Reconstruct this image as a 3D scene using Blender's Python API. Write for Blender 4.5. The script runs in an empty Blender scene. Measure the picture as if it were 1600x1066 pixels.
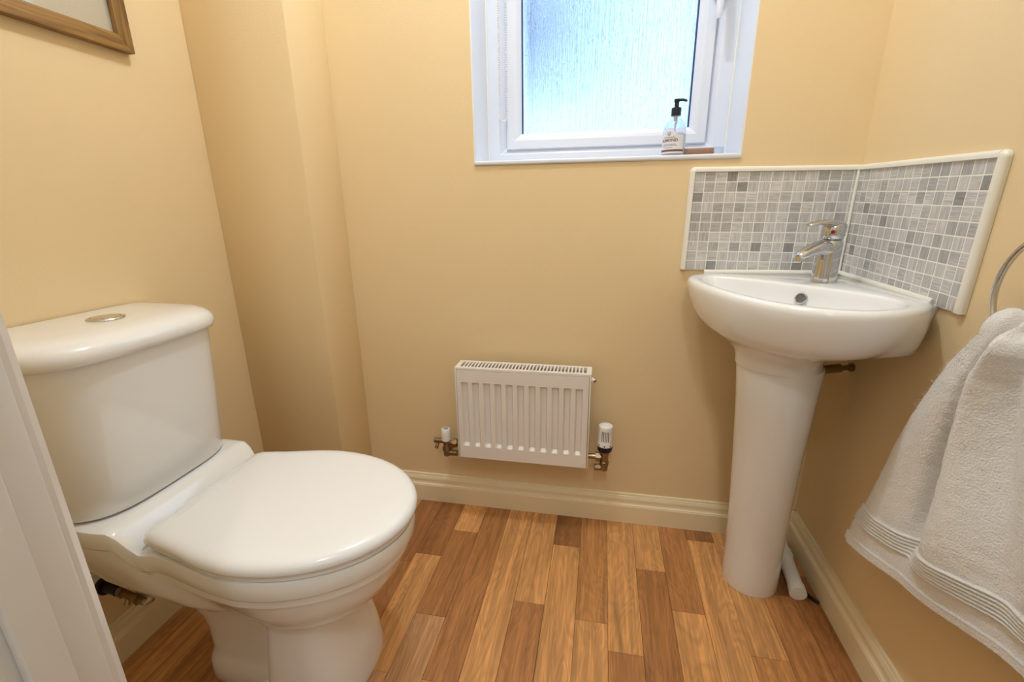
import bpy, bmesh, math, random
from mathutils import Vector, Matrix, noise
random.seed(7)
PI = math.pi
sc = bpy.context.scene
COL = sc.collection

# ------------------------------------------------------------------ camera
CAM = Vector((-0.60794, -1.30834, 0.99000))
cd = bpy.data.cameras.new('camera'); cam = bpy.data.objects.new('camera', cd); COL.objects.link(cam)
cd.sensor_fit = 'HORIZONTAL'; cd.sensor_width = 36.0; cd.lens = 709.88 * 36 / 1600; cd.clip_start = 0.01
_r = Vector((0.98179996, 0.18951865, -0.01230912)); _d = Vector((0.042436, -0.28209005, -0.95844895)); _f = Vector((-0.18511623, 0.94048279, -0.28499842))
m = Matrix.Identity(4)
for i in range(3):
    m[i][0] = _r[i]; m[i][1] = -_d[i]; m[i][2] = -_f[i]; m[i][3] = CAM[i]
cam.matrix_world = m
sc.camera = cam
# ------------------------------------------------------------------ world, exposure
w = bpy.data.worlds.new('overcast_sky'); sc.world = w; w.use_nodes = True
w.node_tree.nodes['Background'].inputs[0].default_value = (0.66, 0.82, 1.0, 1)
w.node_tree.nodes['Background'].inputs[1].default_value = 4.0
LAMP_W = 23.5; LAMP_C = (0.765, 0.87, 1.0)
HALL_FILL_W = 17.0; HALL_FILL_C = (0.93, 0.96, 1.0)
sc.cycles.sample_clamp_indirect = 4.0
vs = sc.view_settings
vs.view_transform = 'Standard'; vs.look = 'None'; vs.exposure = 0.15; vs.gamma = 1.0; vs.use_curve_mapping = False

# ------------------------------------------------------------------ materials
def srgb(r, g, b):
    f = lambda c: c / 12.92 if c <= 0.04045 else ((c + 0.055) / 1.055) ** 2.4
    return (f(r / 255), f(g / 255), f(b / 255), 1)
class NT:
    def __init__(s, name):
        s.m = bpy.data.materials.new(name); s.m.use_nodes = True; s.t = s.m.node_tree
        s.b = s.t.nodes['Principled BSDF']; s.out = s.t.nodes['Material Output']
    def n(s, typ, **kw):
        nd = s.t.nodes.new(typ)
        for k, v in kw.items():
            if k.startswith('_'): setattr(nd, k[1:], v)
            else: nd.inputs[k.replace('__', ' ')].default_value = v
        return nd
    def l(s, a, b): s.t.links.new(a, b)
def mat(name, col, rough=0.5, metal=0.0, spec=0.5, coat=0.0, bump=0.0, bscale=200.0, vary=0.0, trans=0.0, ior=1.45, sheen=0.0, vscale=3.0):
    t = NT(name); b = t.b
    b.inputs['Base Color'].default_value = col; b.inputs['Roughness'].default_value = rough
    b.inputs['Metallic'].default_value = metal; b.inputs['Specular IOR Level'].default_value = spec
    b.inputs['Coat Weight'].default_value = coat; b.inputs['Coat Roughness'].default_value = 0.03
    b.inputs['Transmission Weight'].default_value = trans; b.inputs['IOR'].default_value = ior
    b.inputs['Sheen Weight'].default_value = sheen
    tc = t.n('ShaderNodeTexCoord')
    if bump:
        no = t.n('ShaderNodeTexNoise', Scale=bscale, Detail=3.0); t.l(tc.outputs['Object'], no.inputs['Vector'])
        bp = t.n('ShaderNodeBump', Strength=bump, Distance=0.002); t.l(no.outputs['Fac'], bp.inputs['Height']); t.l(bp.outputs['Normal'], b.inputs['Normal'])
    if vary:
        no = t.n('ShaderNodeTexNoise', Scale=vscale, Detail=4.0); t.l(tc.outputs['Object'], no.inputs['Vector'])
        mp = t.n('ShaderNodeMapRange'); mp.inputs[3].default_value = 1 - vary; mp.inputs[4].default_value = 1 + vary
        t.l(no.outputs['Fac'], mp.inputs[0])
        mx = t.n('ShaderNodeVectorMath', _operation='SCALE'); mx.inputs[0].default_value = col[:3]; t.l(mp.outputs[0], mx.inputs['Scale'])
        t.l(mx.outputs[0], b.inputs['Base Color'])
    return t.m
M = {}
M['wall'] = mat('cream_wall_paint', srgb(233, 208, 163), 0.62, bump=0.18, bscale=260, vary=0.015)
M['ceil'] = mat('white_ceiling_paint', srgb(240, 238, 232), 0.8, bump=0.1)
M['skirt'] = mat('cream_gloss_paint', srgb(242, 226, 190), 0.28, bump=0.03, bscale=60)
M['doorpaint'] = mat('white_satin_paint', srgb(226, 222, 218), 0.35, bump=0.06, bscale=90)
M['ceramic'] = mat('white_glazed_ceramic', srgb(243, 243, 243), 0.10, coat=0.6)
M['lid'] = mat('white_seat_plastic', srgb(244, 245, 247), 0.16, coat=0.3)
M['chrome'] = mat('chrome', srgb(205, 207, 210), 0.07, metal=1.0)
M['brass'] = mat('dull_nickel', srgb(150, 132, 108), 0.28, metal=1.0, bump=0.1, bscale=300)
M['enamel'] = mat('white_radiator_enamel', srgb(238, 232, 226), 0.22, coat=0.2)
M['pvc'] = mat('white_pvc', srgb(226, 230, 240), 0.25)
M['reveal'] = mat('white_reveal_paint', srgb(234, 237, 244), 0.55, bump=0.05)
M['plasticwhite'] = mat('white_plastic', srgb(240, 238, 232), 0.35)
M['black'] = mat('black_plastic', srgb(22, 24, 30), 0.35)
M['dark'] = mat('dark_void', srgb(20, 17, 14), 0.8)
M['gasket'] = mat('glazing_gasket', srgb(20, 60, 110), 0.5)
M['trim'] = mat('white_tile_trim', srgb(240, 236, 224), 0.3)
M['grout'] = mat('pale_grout', srgb(238, 236, 230), 0.7)
M['silicone'] = mat('white_silicone', srgb(240, 237, 226), 0.35)
M['red'] = mat('red_plastic', srgb(140, 16, 18), 0.3)
M['label'] = mat('cream_paper_label', srgb(226, 226, 232), 0.5)
M['brownink'] = mat('brown_label_print', srgb(116, 74, 52), 0.5)
M['darkink'] = mat('dark_label_print', srgb(96, 84, 84), 0.5)
M['soap'] = mat('tan_soap', srgb(176, 126, 92), 0.55, bump=0.15, vary=0.12, vscale=60)
M['lens'] = mat('navy_collar_plastic', srgb(24, 28, 44), 0.3)
M['foliage'] = mat('blue_green_foliage', srgb(4, 52, 92), 0.8, vary=0.2)
M['ground'] = mat('garden_paving', srgb(150, 160, 168), 0.8, vary=0.1)
M['hallwall'] = mat('hall_wall_paint', srgb(232, 226, 214), 0.7)
M['hallfloor'] = mat('hall_carpet', srgb(160, 148, 132), 0.9)

def clear_mat(name, tint, gl=0.06):
    t = NT(name); t.t.nodes.remove(t.b)
    tr = t.n('ShaderNodeBsdfTransparent'); tr.inputs[0].default_value = tint
    g = t.n('ShaderNodeBsdfGlossy'); g.inputs['Roughness'].default_value = 0.05
    lw = t.n('ShaderNodeLayerWeight'); lw.inputs[0].default_value = 0.25
    mp = t.n('ShaderNodeMapRange'); mp.inputs[3].default_value = gl; mp.inputs[4].default_value = 0.55
    t.l(lw.outputs['Facing'], mp.inputs[0])
    mx = t.n('ShaderNodeMixShader'); t.l(mp.outputs[0], mx.inputs[0]); t.l(tr.outputs[0], mx.inputs[1]); t.l(g.outputs[0], mx.inputs[2])
    t.l(mx.outputs[0], t.out.inputs[0]); return t.m
M['clear'] = clear_mat('clear_bottle_plastic', (0.86, 0.90, 0.96, 1))
M['picglass'] = clear_mat('picture_glass', (0.96, 0.96, 0.96, 1), 0.10)

def streak_glass():
    t = NT('reeded_obscure_glass'); b = t.b
    b.inputs['Base Color'].default_value = (0.93, 0.97, 1.0, 1)
    b.inputs['Transmission Weight'].default_value = 1.0; b.inputs['IOR'].default_value = 1.42; b.inputs['Roughness'].default_value = 0.09
    tc = t.n('ShaderNodeTexCoord')
    mp = t.n('ShaderNodeMapping'); mp.inputs['Scale'].default_value = (170, 1, 9); t.l(tc.outputs['Object'], mp.inputs[0])
    no = t.n('ShaderNodeTexNoise', Scale=1.0, Detail=5.0, Roughness=0.65, Distortion=0.5); t.l(mp.outputs[0], no.inputs['Vector'])
    mp2 = t.n('ShaderNodeMapping'); mp2.inputs['Scale'].default_value = (420, 1, 60); t.l(tc.outputs['Object'], mp2.inputs[0])
    n2 = t.n('ShaderNodeTexNoise', Scale=1.0, Detail=3.0); t.l(mp2.outputs[0], n2.inputs['Vector'])
    ad = t.n('ShaderNodeMath', _operation='MULTIPLY_ADD'); ad.inputs[1].default_value = 0.35; t.l(n2.outputs['Fac'], ad.inputs[0]); t.l(no.outputs['Fac'], ad.inputs[2])
    bp = t.n('ShaderNodeBump', Strength=0.85, Distance=0.006); t.l(ad.outputs[0], bp.inputs['Height']); t.l(bp.outputs[0], b.inputs['Normal'])
    return t.m
M['glass'] = streak_glass()

def plank_mat():
    t = NT('walnut_strip_laminate'); b = t.b
    oi = t.n('ShaderNodeObjectInfo'); tc = t.n('ShaderNodeTexCoord')
    sep = t.n('ShaderNodeVectorMath', _operation='SCALE'); sep.inputs[0].default_value = (13.1, 29.7, 7.3); t.l(oi.outputs['Random'], sep.inputs['Scale'])
    off = t.n('ShaderNodeVectorMath', _operation='ADD'); t.l(tc.outputs['Object'], off.inputs[0]); t.l(sep.outputs[0], off.inputs[1])
    def grain(scl, det, dist, rough=0.6):
        mp = t.n('ShaderNodeMapping'); mp.inputs['Scale'].default_value = scl; t.l(off.outputs[0], mp.inputs[0])
        no = t.n('ShaderNodeTexNoise', Scale=1.0, Detail=det, Distortion=dist, Roughness=rough); t.l(mp.outputs[0], no.inputs['Vector']); return no
    g1 = grain((38, 2.2, 1), 4.0, 1.2); g2 = grain((210, 5, 1), 3.0, 0.2); g3 = grain((9, 1.8, 1), 2.0, 2.2)
    # cathedral rings
    mr = t.n('ShaderNodeMath', _operation='MULTIPLY'); mr.inputs[1].default_value = 22.0; t.l(g3.outputs['Fac'], mr.inputs[0])
    fr = t.n('ShaderNodeMath', _operation='PINGPONG'); fr.inputs[1].default_value = 1.0; t.l(mr.outputs[0], fr.inputs[0])
    def rng(sock, a, bb, lo, hi):
        r = t.n('ShaderNodeMapRange'); r.inputs[1].default_value = a; r.inputs[2].default_value = bb; r.inputs[3].default_value = lo; r.inputs[4].default_value = hi
        t.l(sock, r.inputs[0]); return r.outputs[0]
    def mul(a, c):
        k = t.n('ShaderNodeMath', _operation='MULTIPLY'); t.l(a, k.inputs[0]); t.l(c, k.inputs[1]); return k.outputs[0]
    v = mul(rng(g1.outputs['Fac'], 0.3, 0.72, 1.24, 0.66), rng(g2.outputs['Fac'], 0.3, 0.7, 1.14, 0.82))
    v = mul(v, rng(fr.outputs[0], 0, 1, 0.86, 1.08))
    sx = t.n('ShaderNodeVectorMath', _operation='SCALE'); t.l(oi.outputs['Color'], sx.inputs[0]); t.l(v, sx.inputs['Scale'])
    t.l(sx.outputs[0], b.inputs['Base Color'])
    b.inputs['Roughness'].default_value = 0.38; b.inputs['Specular IOR Level'].default_value = 0.4
    bp = t.n('ShaderNodeBump', Strength=0.08, Distance=0.001); t.l(g2.outputs['Fac'], bp.inputs['Height']); t.l(bp.outputs[0], b.inputs['Normal'])
    return t.m
M['plank'] = plank_mat()

def tile_mat():
    t = NT('streaked_grey_tile'); b = t.b
    oi = t.n('ShaderNodeObjectInfo'); tc = t.n('ShaderNodeTexCoord')
    sp = t.n('ShaderNodeVectorMath', _operation='SCALE'); sp.inputs[0].default_value = (3.1, 5.7, 4.3); t.l(oi.outputs['Random'], sp.inputs['Scale'])
    off = t.n('ShaderNodeVectorMath', _operation='ADD'); t.l(tc.outputs['Object'], off.inputs[0]); t.l(sp.outputs[0], off.inputs[1])
    def st(scl):
        mp = t.n('ShaderNodeMapping'); mp.inputs['Scale'].default_value = scl; t.l(off.outputs[0], mp.inputs[0])
        no = t.n('ShaderNodeTexNoise', Scale=1.0, Detail=3.0, Roughness=0.6); t.l(mp.outputs[0], no.inputs['Vector']); return no.outputs['Fac']
    h, v = st((25, 25, 380)), st((380, 380, 25))
    sepc = t.n('ShaderNodeSeparateColor'); t.l(oi.outputs['Color'], sepc.inputs[0])
    mx = t.n('ShaderNodeMix'); t.l(sepc.outputs['Green'], mx.inputs[0]); t.l(h, mx.inputs[2]); t.l(v, mx.inputs[3])
    r = t.n('ShaderNodeMapRange'); r.inputs[1].default_value = 0.3; r.inputs[2].default_value = 0.7; r.inputs[3].default_value = 0.70; r.inputs[4].default_value = 1.22
    t.l(mx.outputs[0], r.inputs[0])
    rp = t.n('ShaderNodeValToRGB'); e = rp.color_ramp.elements
    e[0].position = 0; e[0].color = srgb(150, 148, 146); e[1].position = 1; e[1].color = srgb(212, 209, 206)
    t.l(sepc.outputs['Red'], rp.inputs[0])
    sx = t.n('ShaderNodeVectorMath', _operation='SCALE'); t.l(rp.outputs[0], sx.inputs[0]); t.l(r.outputs[0], sx.inputs['Scale'])
    t.l(sx.outputs[0], b.inputs['Base Color']); b.inputs['Roughness'].default_value = 0.16
    return t.m
M['tile'] = tile_mat()

def wood_frame(name, scl):
    t = NT(name); b = t.b; tc = t.n('ShaderNodeTexCoord')
    mp = t.n('ShaderNodeMapping'); mp.inputs['Scale'].default_value = scl; t.l(tc.outputs['Object'], mp.inputs[0])
    no = t.n('ShaderNodeTexNoise', Scale=1.0, Detail=5.0, Distortion=0.8); t.l(mp.outputs[0], no.inputs['Vector'])
    rp = t.n('ShaderNodeValToRGB'); e = rp.color_ramp.elements
    e[0].position = 0.3; e[0].color = srgb(96, 66, 26); e[1].position = 0.72; e[1].color = srgb(164, 124, 66)
    t.l(no.outputs['Fac'], rp.inputs[0]); t.l(rp.outputs[0], b.inputs['Base Color']); b.inputs['Roughness'].default_value = 0.5
    return t.m
M['oak'] = wood_frame('oak_frame_rail_wood', (120, 6, 120)); M['oak_v'] = wood_frame('oak_frame_stile_wood', (120, 120, 6))

def towel_mat():
    t = NT('white_terry_cotton'); b = t.b; tc = t.n('ShaderNodeTexCoord')
    b.inputs['Base Color'].default_value = srgb(240, 238, 236); b.inputs['Roughness'].default_value = 0.95; b.inputs['Sheen Weight'].default_value = 0.5
    b.inputs['Specular IOR Level'].default_value = 0.1
    no = t.n('ShaderNodeTexNoise', Scale=420.0, Detail=4.0); t.l(tc.outputs['Object'], no.inputs['Vector'])
    bp = t.n('ShaderNodeBump', Strength=0.55, Distance=0.004); t.l(no.outputs['Fac'], bp.inputs['Height']); t.l(bp.outputs[0], b.inputs['Normal'])
    return t.m
M['towel'] = towel_mat()

# ------------------------------------------------------------------ mesh helpers
class MB:
    def __init__(s): s.v = []; s.f = []
    def add(s, vs_, fs):
        o = len(s.v); s.v += [tuple(p) for p in vs_]; s.f += [tuple(i + o for i in f) for f in fs]; return s
    def box(s, x0, x1, y0, y1, z0, z1):
        return s.add([(x0,y0,z0),(x1,y0,z0),(x1,y1,z0),(x0,y1,z0),(x0,y0,z1),(x1,y0,z1),(x1,y1,z1),(x0,y1,z1)],
                     [(0,3,2,1),(4,5,6,7),(0,1,5,4),(1,2,6,5),(2,3,7,6),(3,0,4,7)])
    def rings(s, rings, cap0=True, cap1=True, closed=True):
        n = len(rings[0]); o = len(s.v)
        for r in rings: s.v += [tuple(p) for p in r]
        for k in range(len(rings) - 1):
            for i in range(n if closed else n - 1):
                j = (i + 1) % n
                s.f.append((o + k*n + i, o + k*n + j, o + (k+1)*n + j, o + (k+1)*n + i))
        if cap0: s.f.append(tuple(o + i for i in reversed(range(n))))
        if cap1: s.f.append(tuple(o + (len(rings)-1)*n + i for i in range(n)))
        return s
    def tube(s, pts, r, n=12, cap=True):
        pts = [Vector(p) for p in pts]; rs = []
        rr = r if isinstance(r, (list, tuple)) else [r] * len(pts)
        up = None
        for i, p in enumerate(pts):
            d = (pts[min(i+1, len(pts)-1)] - pts[max(i-1, 0)]).normalized()
            if up is None: up = d.orthogonal().normalized()
            up = (up - d * up.dot(d)).normalized(); sd = d.cross(up)
            rs.append([p + (up * math.cos(a) + sd * math.sin(a)) * rr[i] for a in [2*PI*k/n for k in range(n)]])
        return s.rings(rs, cap, cap)
    def lathe(s, prof, c=(0,0,0), ax='Z', n=28, cap=True):
        # prof: (radius, along)
        c = Vector(c); rs = []
        for r, h in prof:
            ring = []
            for k in range(n):
                a = 2*PI*k/n; p = Vector((r*math.cos(a), r*math.sin(a), h))
                if ax == 'X': p = Vector((h, r*math.cos(a), r*math.sin(a)))
                elif ax == 'Y': p = Vector((r*math.sin(a), h, r*math.cos(a)))
                elif isinstance(ax, Matrix): p = ax @ p
                ring.append(c + p)
            rs.append(ring)
        return s.rings(rs, cap, cap)
    def sweep(s, prof, p0, p1, out, up=Vector((0,0,1))):
        # prof: list of (out, up) ; straight extrusion from p0 to p1
        p0, p1, out = Vector(p0), Vector(p1), Vector(out)
        return s.rings([[p + out*a + up*b for a, b in prof] for p in (p0, p1)])
    def build(s, name, m_, parent=None, smooth=None, bevel=0, seg=2, flip=False):
        me = bpy.data.meshes.new(name); me.from_pydata(s.v, [], s.f)
        bm = bmesh.new(); bm.from_mesh(me); bmesh.ops.recalc_face_normals(bm, faces=bm.faces)
        if bevel:
            es = [e for e in bm.edges if len(e.link_faces) == 2 and e.calc_face_angle(0) > 0.6]
            bmesh.ops.bevel(bm, geom=es, offset=bevel, segments=seg, profile=0.5, affect='EDGES', clamp_overlap=True)
        bm.to_mesh(me); bm.free()
        if smooth is not None or bevel:
            me.polygons.foreach_set('use_smooth', [True]*len(me.polygons))
            me.set_sharp_from_angle(angle=math.radians(smooth if smooth is not None else 40))
        me.materials.append(M[m_] if isinstance(m_, str) else m_)
        o = bpy.data.objects.new(name, me); COL.objects.link(o)
        if parent: attach(o, parent)
        return o
def wmat(o):
    mb_ = Matrix.LocRotScale(o.location, o.rotation_euler, o.scale)
    return mb_ if o.parent is None else wmat(o.parent) @ o.matrix_parent_inverse @ mb_
def attach(o, p):
    o.parent = p; o.matrix_parent_inverse = wmat(p).inverted()
def tag(o, label=None, cat=None, group=None, kind=None):
    if label: o['label'] = label
    if cat: o['category'] = cat
    if group: o['group'] = group
    if kind: o['kind'] = kind
    return o
def thing(name, label, cat, loc=(0,0,0), group=None, kind=None):
    o = bpy.data.objects.new(name, None); COL.objects.link(o); o.location = loc; o.empty_display_size = 0.05
    return tag(o, label, cat, group, kind)
def lerp(a, b, t): return a + (b - a) * t
def sstep(a, b, x):
    t = max(0, min(1, (x - a) / (b - a))); return t*t*(3-2*t)
def interp(tab, x):
    if x <= tab[0][0]: return tab[0][1]
    for (a, va), (b, vb) in zip(tab, tab[1:]):
        if x <= b: return lerp(va, vb, (x - a) / (b - a))
    return tab[-1][1]
def smooth_closed(pts, it=2, keep=()):
    for _ in range(it):
        out = []
        for i in range(len(pts)):
            a, b = Vector(pts[i]), Vector(pts[(i+1) % len(pts)])
            out += [a*0.75 + b*0.25, a*0.25 + b*0.75]
        pts = out
    return pts

# ------------------------------------------------------------------ room shell
LX = -1.6595            # left wall
FY = -1.058             # inner face of the front wall (doorway)
FT = 0.13               # its thickness
CH = 2.42               # ceiling height
WX0, WX1, WZ0, WZ1 = -0.966, -0.2745, 1.098, 2.12
BX, BY = -1.376, -0.1727
XJ = -1.056; XJR = -0.262; DH = 2.0
def struct(o, label): return tag(o, label, None, None, 'structure')

b = MB(); t_ = 0.27
b.box(LX-0.1, WX0, 0, t_, -0.05, CH).box(WX1, 0.1, 0, t_, -0.05, CH).box(WX0, WX1, 0, t_, -0.05, WZ0).box(WX0, WX1, 0, t_, WZ1, CH)
struct(b.build('wall_back', 'wall'), 'cream painted wall with the frosted window')
struct(MB().box(LX-0.1, LX, FY-FT, 0, -0.05, CH).build('wall_left', 'wall'), 'cream painted wall behind the toilet cistern')
struct(MB().box(0, 0.1, FY-FT, 0, -0.05, CH).build('wall_right', 'wall'), 'cream painted wall with the towel ring')
struct(MB().box(LX, BX, BY, 0, 0, CH).build('wall_boxing', 'wall', bevel=0.002), 'cream painted boxed-in pipe duct in the corner')
b = MB(); b.box(LX, XJ-0.03, FY-FT, FY, -0.05, CH).box(XJR+0.03, 0, FY-FT, FY, -0.05, CH).box(XJ-0.03, XJR+0.03, FY-FT, FY, DH+0.03, CH)
struct(b.build('wall_front', 'wall'), 'cream painted wall around the doorway')
struct(MB().box(LX-0.1, 0.1, FY-FT, t_, CH, CH+0.1).build('ceiling', 'ceil'), 'white painted ceiling')

# floor: screed below, laminate strips as pieces
fl = MB().box(LX-0.1, 0.1, FY-FT, 0.05, -0.06, -0.0065).build('floor', 'dark'); struct(fl, 'brown wood-strip laminate floor')
PW = 0.0801; X0 = -0.9545
TONES = {'l': (0.68, 0.335, 0.120), 'm': (0.56, 0.258, 0.086), 'd': (0.36, 0.150, 0.050), 'p': (0.58, 0.305, 0.140), 's': (0.46, 0.200, 0.068)}
cols = {-3: [(-.30,'d')], -2: [(-.263,'d'),(-.62,'l')], -1: [(-.148,'l'),(-.461,'s'),(-.80,'p')], 0: [(-.62,'s'),(-.95,'m')], 1: [(-.70,'l')],
        2: [(-.380,'l'),(-.72,'s')], 3: [(-.157,'d'),(-.60,'l')], 4: [(-.408,'m'),(-.75,'l')], 5: [(-.479,'l'),(-.8,'s')], 6: [(-.2115,'l'),(-.64,'s')],
        7: [(-.338,'s'),(-.70,'l')], 8: [(-.066,'d'),(-.52,'l')], 9: [(-.434,'l'),(-.78,'m')], 10: [(-.24,'d'),(-.60,'s')], 11: [(-.16,'m'),(-.50,'d')]}
for k in range(-9, 13):
    xa, xb = X0 + k*PW, X0 + (k+1)*PW
    xa, xb = max(xa, LX+0.001), min(xb, -0.001)
    if xb - xa < 0.004: continue
    segs = list(cols.get(k, [])); y = -0.004
    if not segs: segs = [(-random.uniform(.1, .42), random.choice('lmds'))]
    while segs[-1][0] > FY - FT + 0.02: segs.append((max(segs[-1][0] - random.uniform(.26, .42), FY - FT), random.choice('lmsp')))
    for ye, tn in segs:
        ye = max(ye, FY - FT)
        ya, yb = ye, y; y = ye
        if yb - ya < 0.01: continue
        yc, xc = (ya+yb)/2, (xa+xb)/2; hx, hy = (xb-xa)/2 - 0.0003, (yb-ya)/2 - 0.0003
        e = 0.0006
        r = [[(-hx,-hy,-0.006),(hx,-hy,-0.006),(hx,hy,-0.006),(-hx,hy,-0.006)], [(-hx,-hy,-e),(hx,-hy,-e),(hx,hy,-e),(-hx,hy,-e)], [(-hx+e,-hy+e,0),(hx-e,-hy+e,0),(hx-e,hy-e,0),(-hx+e,hy-e,0)]]
        o = MB().rings(r).build('plank', 'plank'); o.location = (xc, yc, 0); o.parent = fl
        j = random.uniform(0.93, 1.07); o.color = tuple(c*j for c in TONES[tn]) + (1,)

# baseboards (profiled)
SK = [(0,0),(0.018,0),(0.018,0.060),(0.0165,0.062),(0.0165,0.0645),(0.0125,0.0665),(0.0105,0.071),(0.0115,0.078),(0.0118,0.083),(0.0102,0.088),(0.0085,0.0905),(0.0085,0.0925),(0.0066,0.0935),(0.0066,0.0985),(0.0055,0.1005),(0,0.1005)]
struct(MB().sweep(SK, (BX,0,0), (0,0,0), (0,-1,0)).build('baseboard_back', 'skirt', smooth=35), 'cream gloss moulded baseboard under the radiator')
struct(MB().sweep(SK, (0,FY,0), (0,-0.0005,0), (-1,0,0)).build('baseboard_right', 'skirt', smooth=35), 'cream gloss moulded baseboard under the towel')
struct(MB().sweep(SK, (LX,FY,0), (LX,BY,0), (1,0,0)).build('baseboard_left', 'skirt', smooth=35), 'cream gloss moulded baseboard behind the toilet')
b = MB().sweep(SK, (LX,BY,0), (BX+0.018,BY,0), (0,-1,0)).sweep(SK, (BX,BY-0.018,0), (BX,0,0), (1,0,0))
struct(b.build('baseboard_boxing', 'skirt', smooth=35), 'cream gloss moulded baseboard round the boxed-in corner')

# window
YF = 0.16; SX0, SX1, SZ0 = -0.9063, -0.3335, 1.1527
win = thing('window_1', 'white window with obscure streaked glass in a deep reveal', None, (WX0, 0, WZ0), kind='structure')
b = MB().box(WX0, WX0+0.004, 0, YF, WZ0, WZ1).box(WX1-0.004, WX1, 0, YF, WZ0, WZ1).box(WX0+0.004, WX1-0.004, 0, YF, WZ1-0.004, WZ1)
b.build('window_reveal', 'reveal', win)
MB().box(WX0+0.001, WX1-0.001, -0.006, YF+0.01, WZ0, WZ0+0.012).build('window_sill', 'pvc', win, bevel=0.004, seg=3)
def ring_frame(x0, x1, z0, z1, prof, n):
    # mitred frame: prof list of (inset, y)
    rs = []
    for ins, y in prof: rs.append([(x0+ins, y, z0+ins), (x1-ins, y, z0+ins), (x1-ins, y, z1-ins), (x0+ins, y, z1-ins)])
    m_ = MB(); k = len(rs)
    for i in range(k):
        a, c = rs[i], rs[(i+1) % k]; o = len(m_.v); m_.v += a + c
        for q in range(4): m_.f.append((o+q, o+(q+1)%4, o+4+(q+1)%4, o+4+q))
    return m_
fx0, fx1, fz0, fz1 = WX0+0.004, WX1-0.004, WZ0+0.008, WZ1-0.004
fin = SX0 - fx0   # visible frame width
ring_frame(fx0, fx1, fz0, fz1, [(0, YF), (fin*0.62, YF), (fin*0.74, YF+0.003), (fin-0.001, YF+0.012), (fin-0.001, YF+0.07), (0, YF+0.07)], 0).build('window_frame', 'pvc', win, smooth=20)
gin = 0.046
ring_frame(SX0, SX1, SZ0, WZ1-0.062, [(0, YF+0.006), (0.003, YF-0.004), (gin*0.55, YF-0.004), (gin*0.72, YF-0.001), (gin-0.003, YF+0.010), (gin, YF+0.014), (gin, YF+0.06), (0, YF+0.06)], 0).build('sash', 'pvc', win, smooth=20)
gx0, gx1, gz0, gz1 = SX0+gin, SX1-gin, SZ0+0.042, WZ1-0.062-gin
ring_frame(gx0-0.001, gx1+0.001, gz0-0.003, gz1, [(0, YF+0.0135), (0.005, YF+0.0145), (0.005, YF+0.02), (0, YF+0.02)], 0).build('gasket', 'gasket', win)
g = MB().box(gx0-0.004, gx1+0.004, YF+0.02, YF+0.026, gz0-0.004, gz1+0.004).build('glass_pane', 'glass', win)
b = MB()
for xx, s in ((WX0+0.004, 1), (WX1-0.004, -1)):
    b.tube([(xx+s*0.001, YF-0.001, WZ0+0.012), (xx+s*0.001, YF-0.001, WZ1-0.004)], 0.0025, 8)
b.build('sealant', 'silicone', win, smooth=60)
hx = -0.3405
h = MB().box(hx-0.011, hx+0.011, YF-0.018, YF-0.004, 1.50, 1.64).build('handle_base', 'pvc', win, bevel=0.005)
b = MB(); rs = []
for z, wd, y, th in ((1.61,.012,YF-.026,.009),(1.57,.0125,YF-.040,.008),(1.52,.010,YF-.050,.007),(1.47,.009,YF-.053,.0065),(1.448,.008,YF-.053,.006),(1.440,.005,YF-.053,.004)):
    rs.append([(hx + wd*math.cos(a), y + th*math.sin(a), z) for a in [2*PI*k/16 for k in range(16)]])
b.rings(rs).tube([(hx, YF-.004, 1.60), (hx, YF-.034, 1.60)], 0.010, 14)
b.build('handle', 'pvc', h, smooth=50)

# door frame seen edge-on at the left
dr = thing('door_1', 'white painted door frame with stop at the doorway', None, (XJ, FY, 0), kind='structure')
b = MB().box(XJ-0.03, XJ, FY-FT, FY, 0, DH).box(XJR, XJR+0.03, FY-FT, FY, 0, DH).box(XJ-0.03, XJR+0.03, FY-FT, FY, DH, DH+0.03)
b.build('lining', 'doorpaint', dr, bevel=0.0025, seg=3)
ys = CAM.y + (CAM.x - (XJ+0.012)) / 1.975
b = MB().box(XJ, XJ+0.012, CAM.y+0.194, ys, 0, DH).box(XJR-0.012, XJR, CAM.y+0.194, ys, 0, DH).box(XJ+0.012, XJR-0.012, CAM.y+0.194, ys, DH-0.012, DH)
b.build('door_stop', 'doorpaint', dr, bevel=0.002)
AP = [(0,0),(0.0065,0),(0.008,0.0015),(0.018,0.012),(0.018,0.030),(0.013,0.040),(0.012,0.055),(0.006,0.058),(0,0.058)]
for s, xe in ((-1, XJ-0.005), (1, XJR+0.005)):
    for yy, oy in ((FY, 1), (FY-FT, -1)):
        MB().rings([[(xe + s*u, yy + oy*a, z) for a, u in AP] for z in (0, DH+0.06)]).build('architrave', 'doorpaint', dr, smooth=35)

# hall behind the camera
HY = -2.7
struct(MB().box(LX-0.1, 0.1, HY, FY-FT-0.0005, -0.06, -0.002).build('hall_floor', 'hallfloor'), 'beige carpet in the hall outside')
struct(MB().box(LX-0.1, 0.1, HY, FY-FT-0.0005, CH, CH+0.1).build('hall_ceiling', 'ceil'), 'white ceiling in the hall outside')
struct(MB().box(LX-0.1, 0.1, HY-0.1, HY, -0.05, CH).build('wall_hall_rear', 'hallwall'), 'pale wall across the hall outside')
struct(MB().box(LX-0.2, LX-0.1, HY, FY-FT, -0.05, CH).build('wall_hall_left', 'hallwall'), 'pale wall at the hall end beyond the cistern side')
struct(MB().box(0.1, 0.2, HY, FY-FT, -0.05, CH).build('wall_hall_right', 'hallwall'), 'pale wall at the hall end beyond the towel side')

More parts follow.
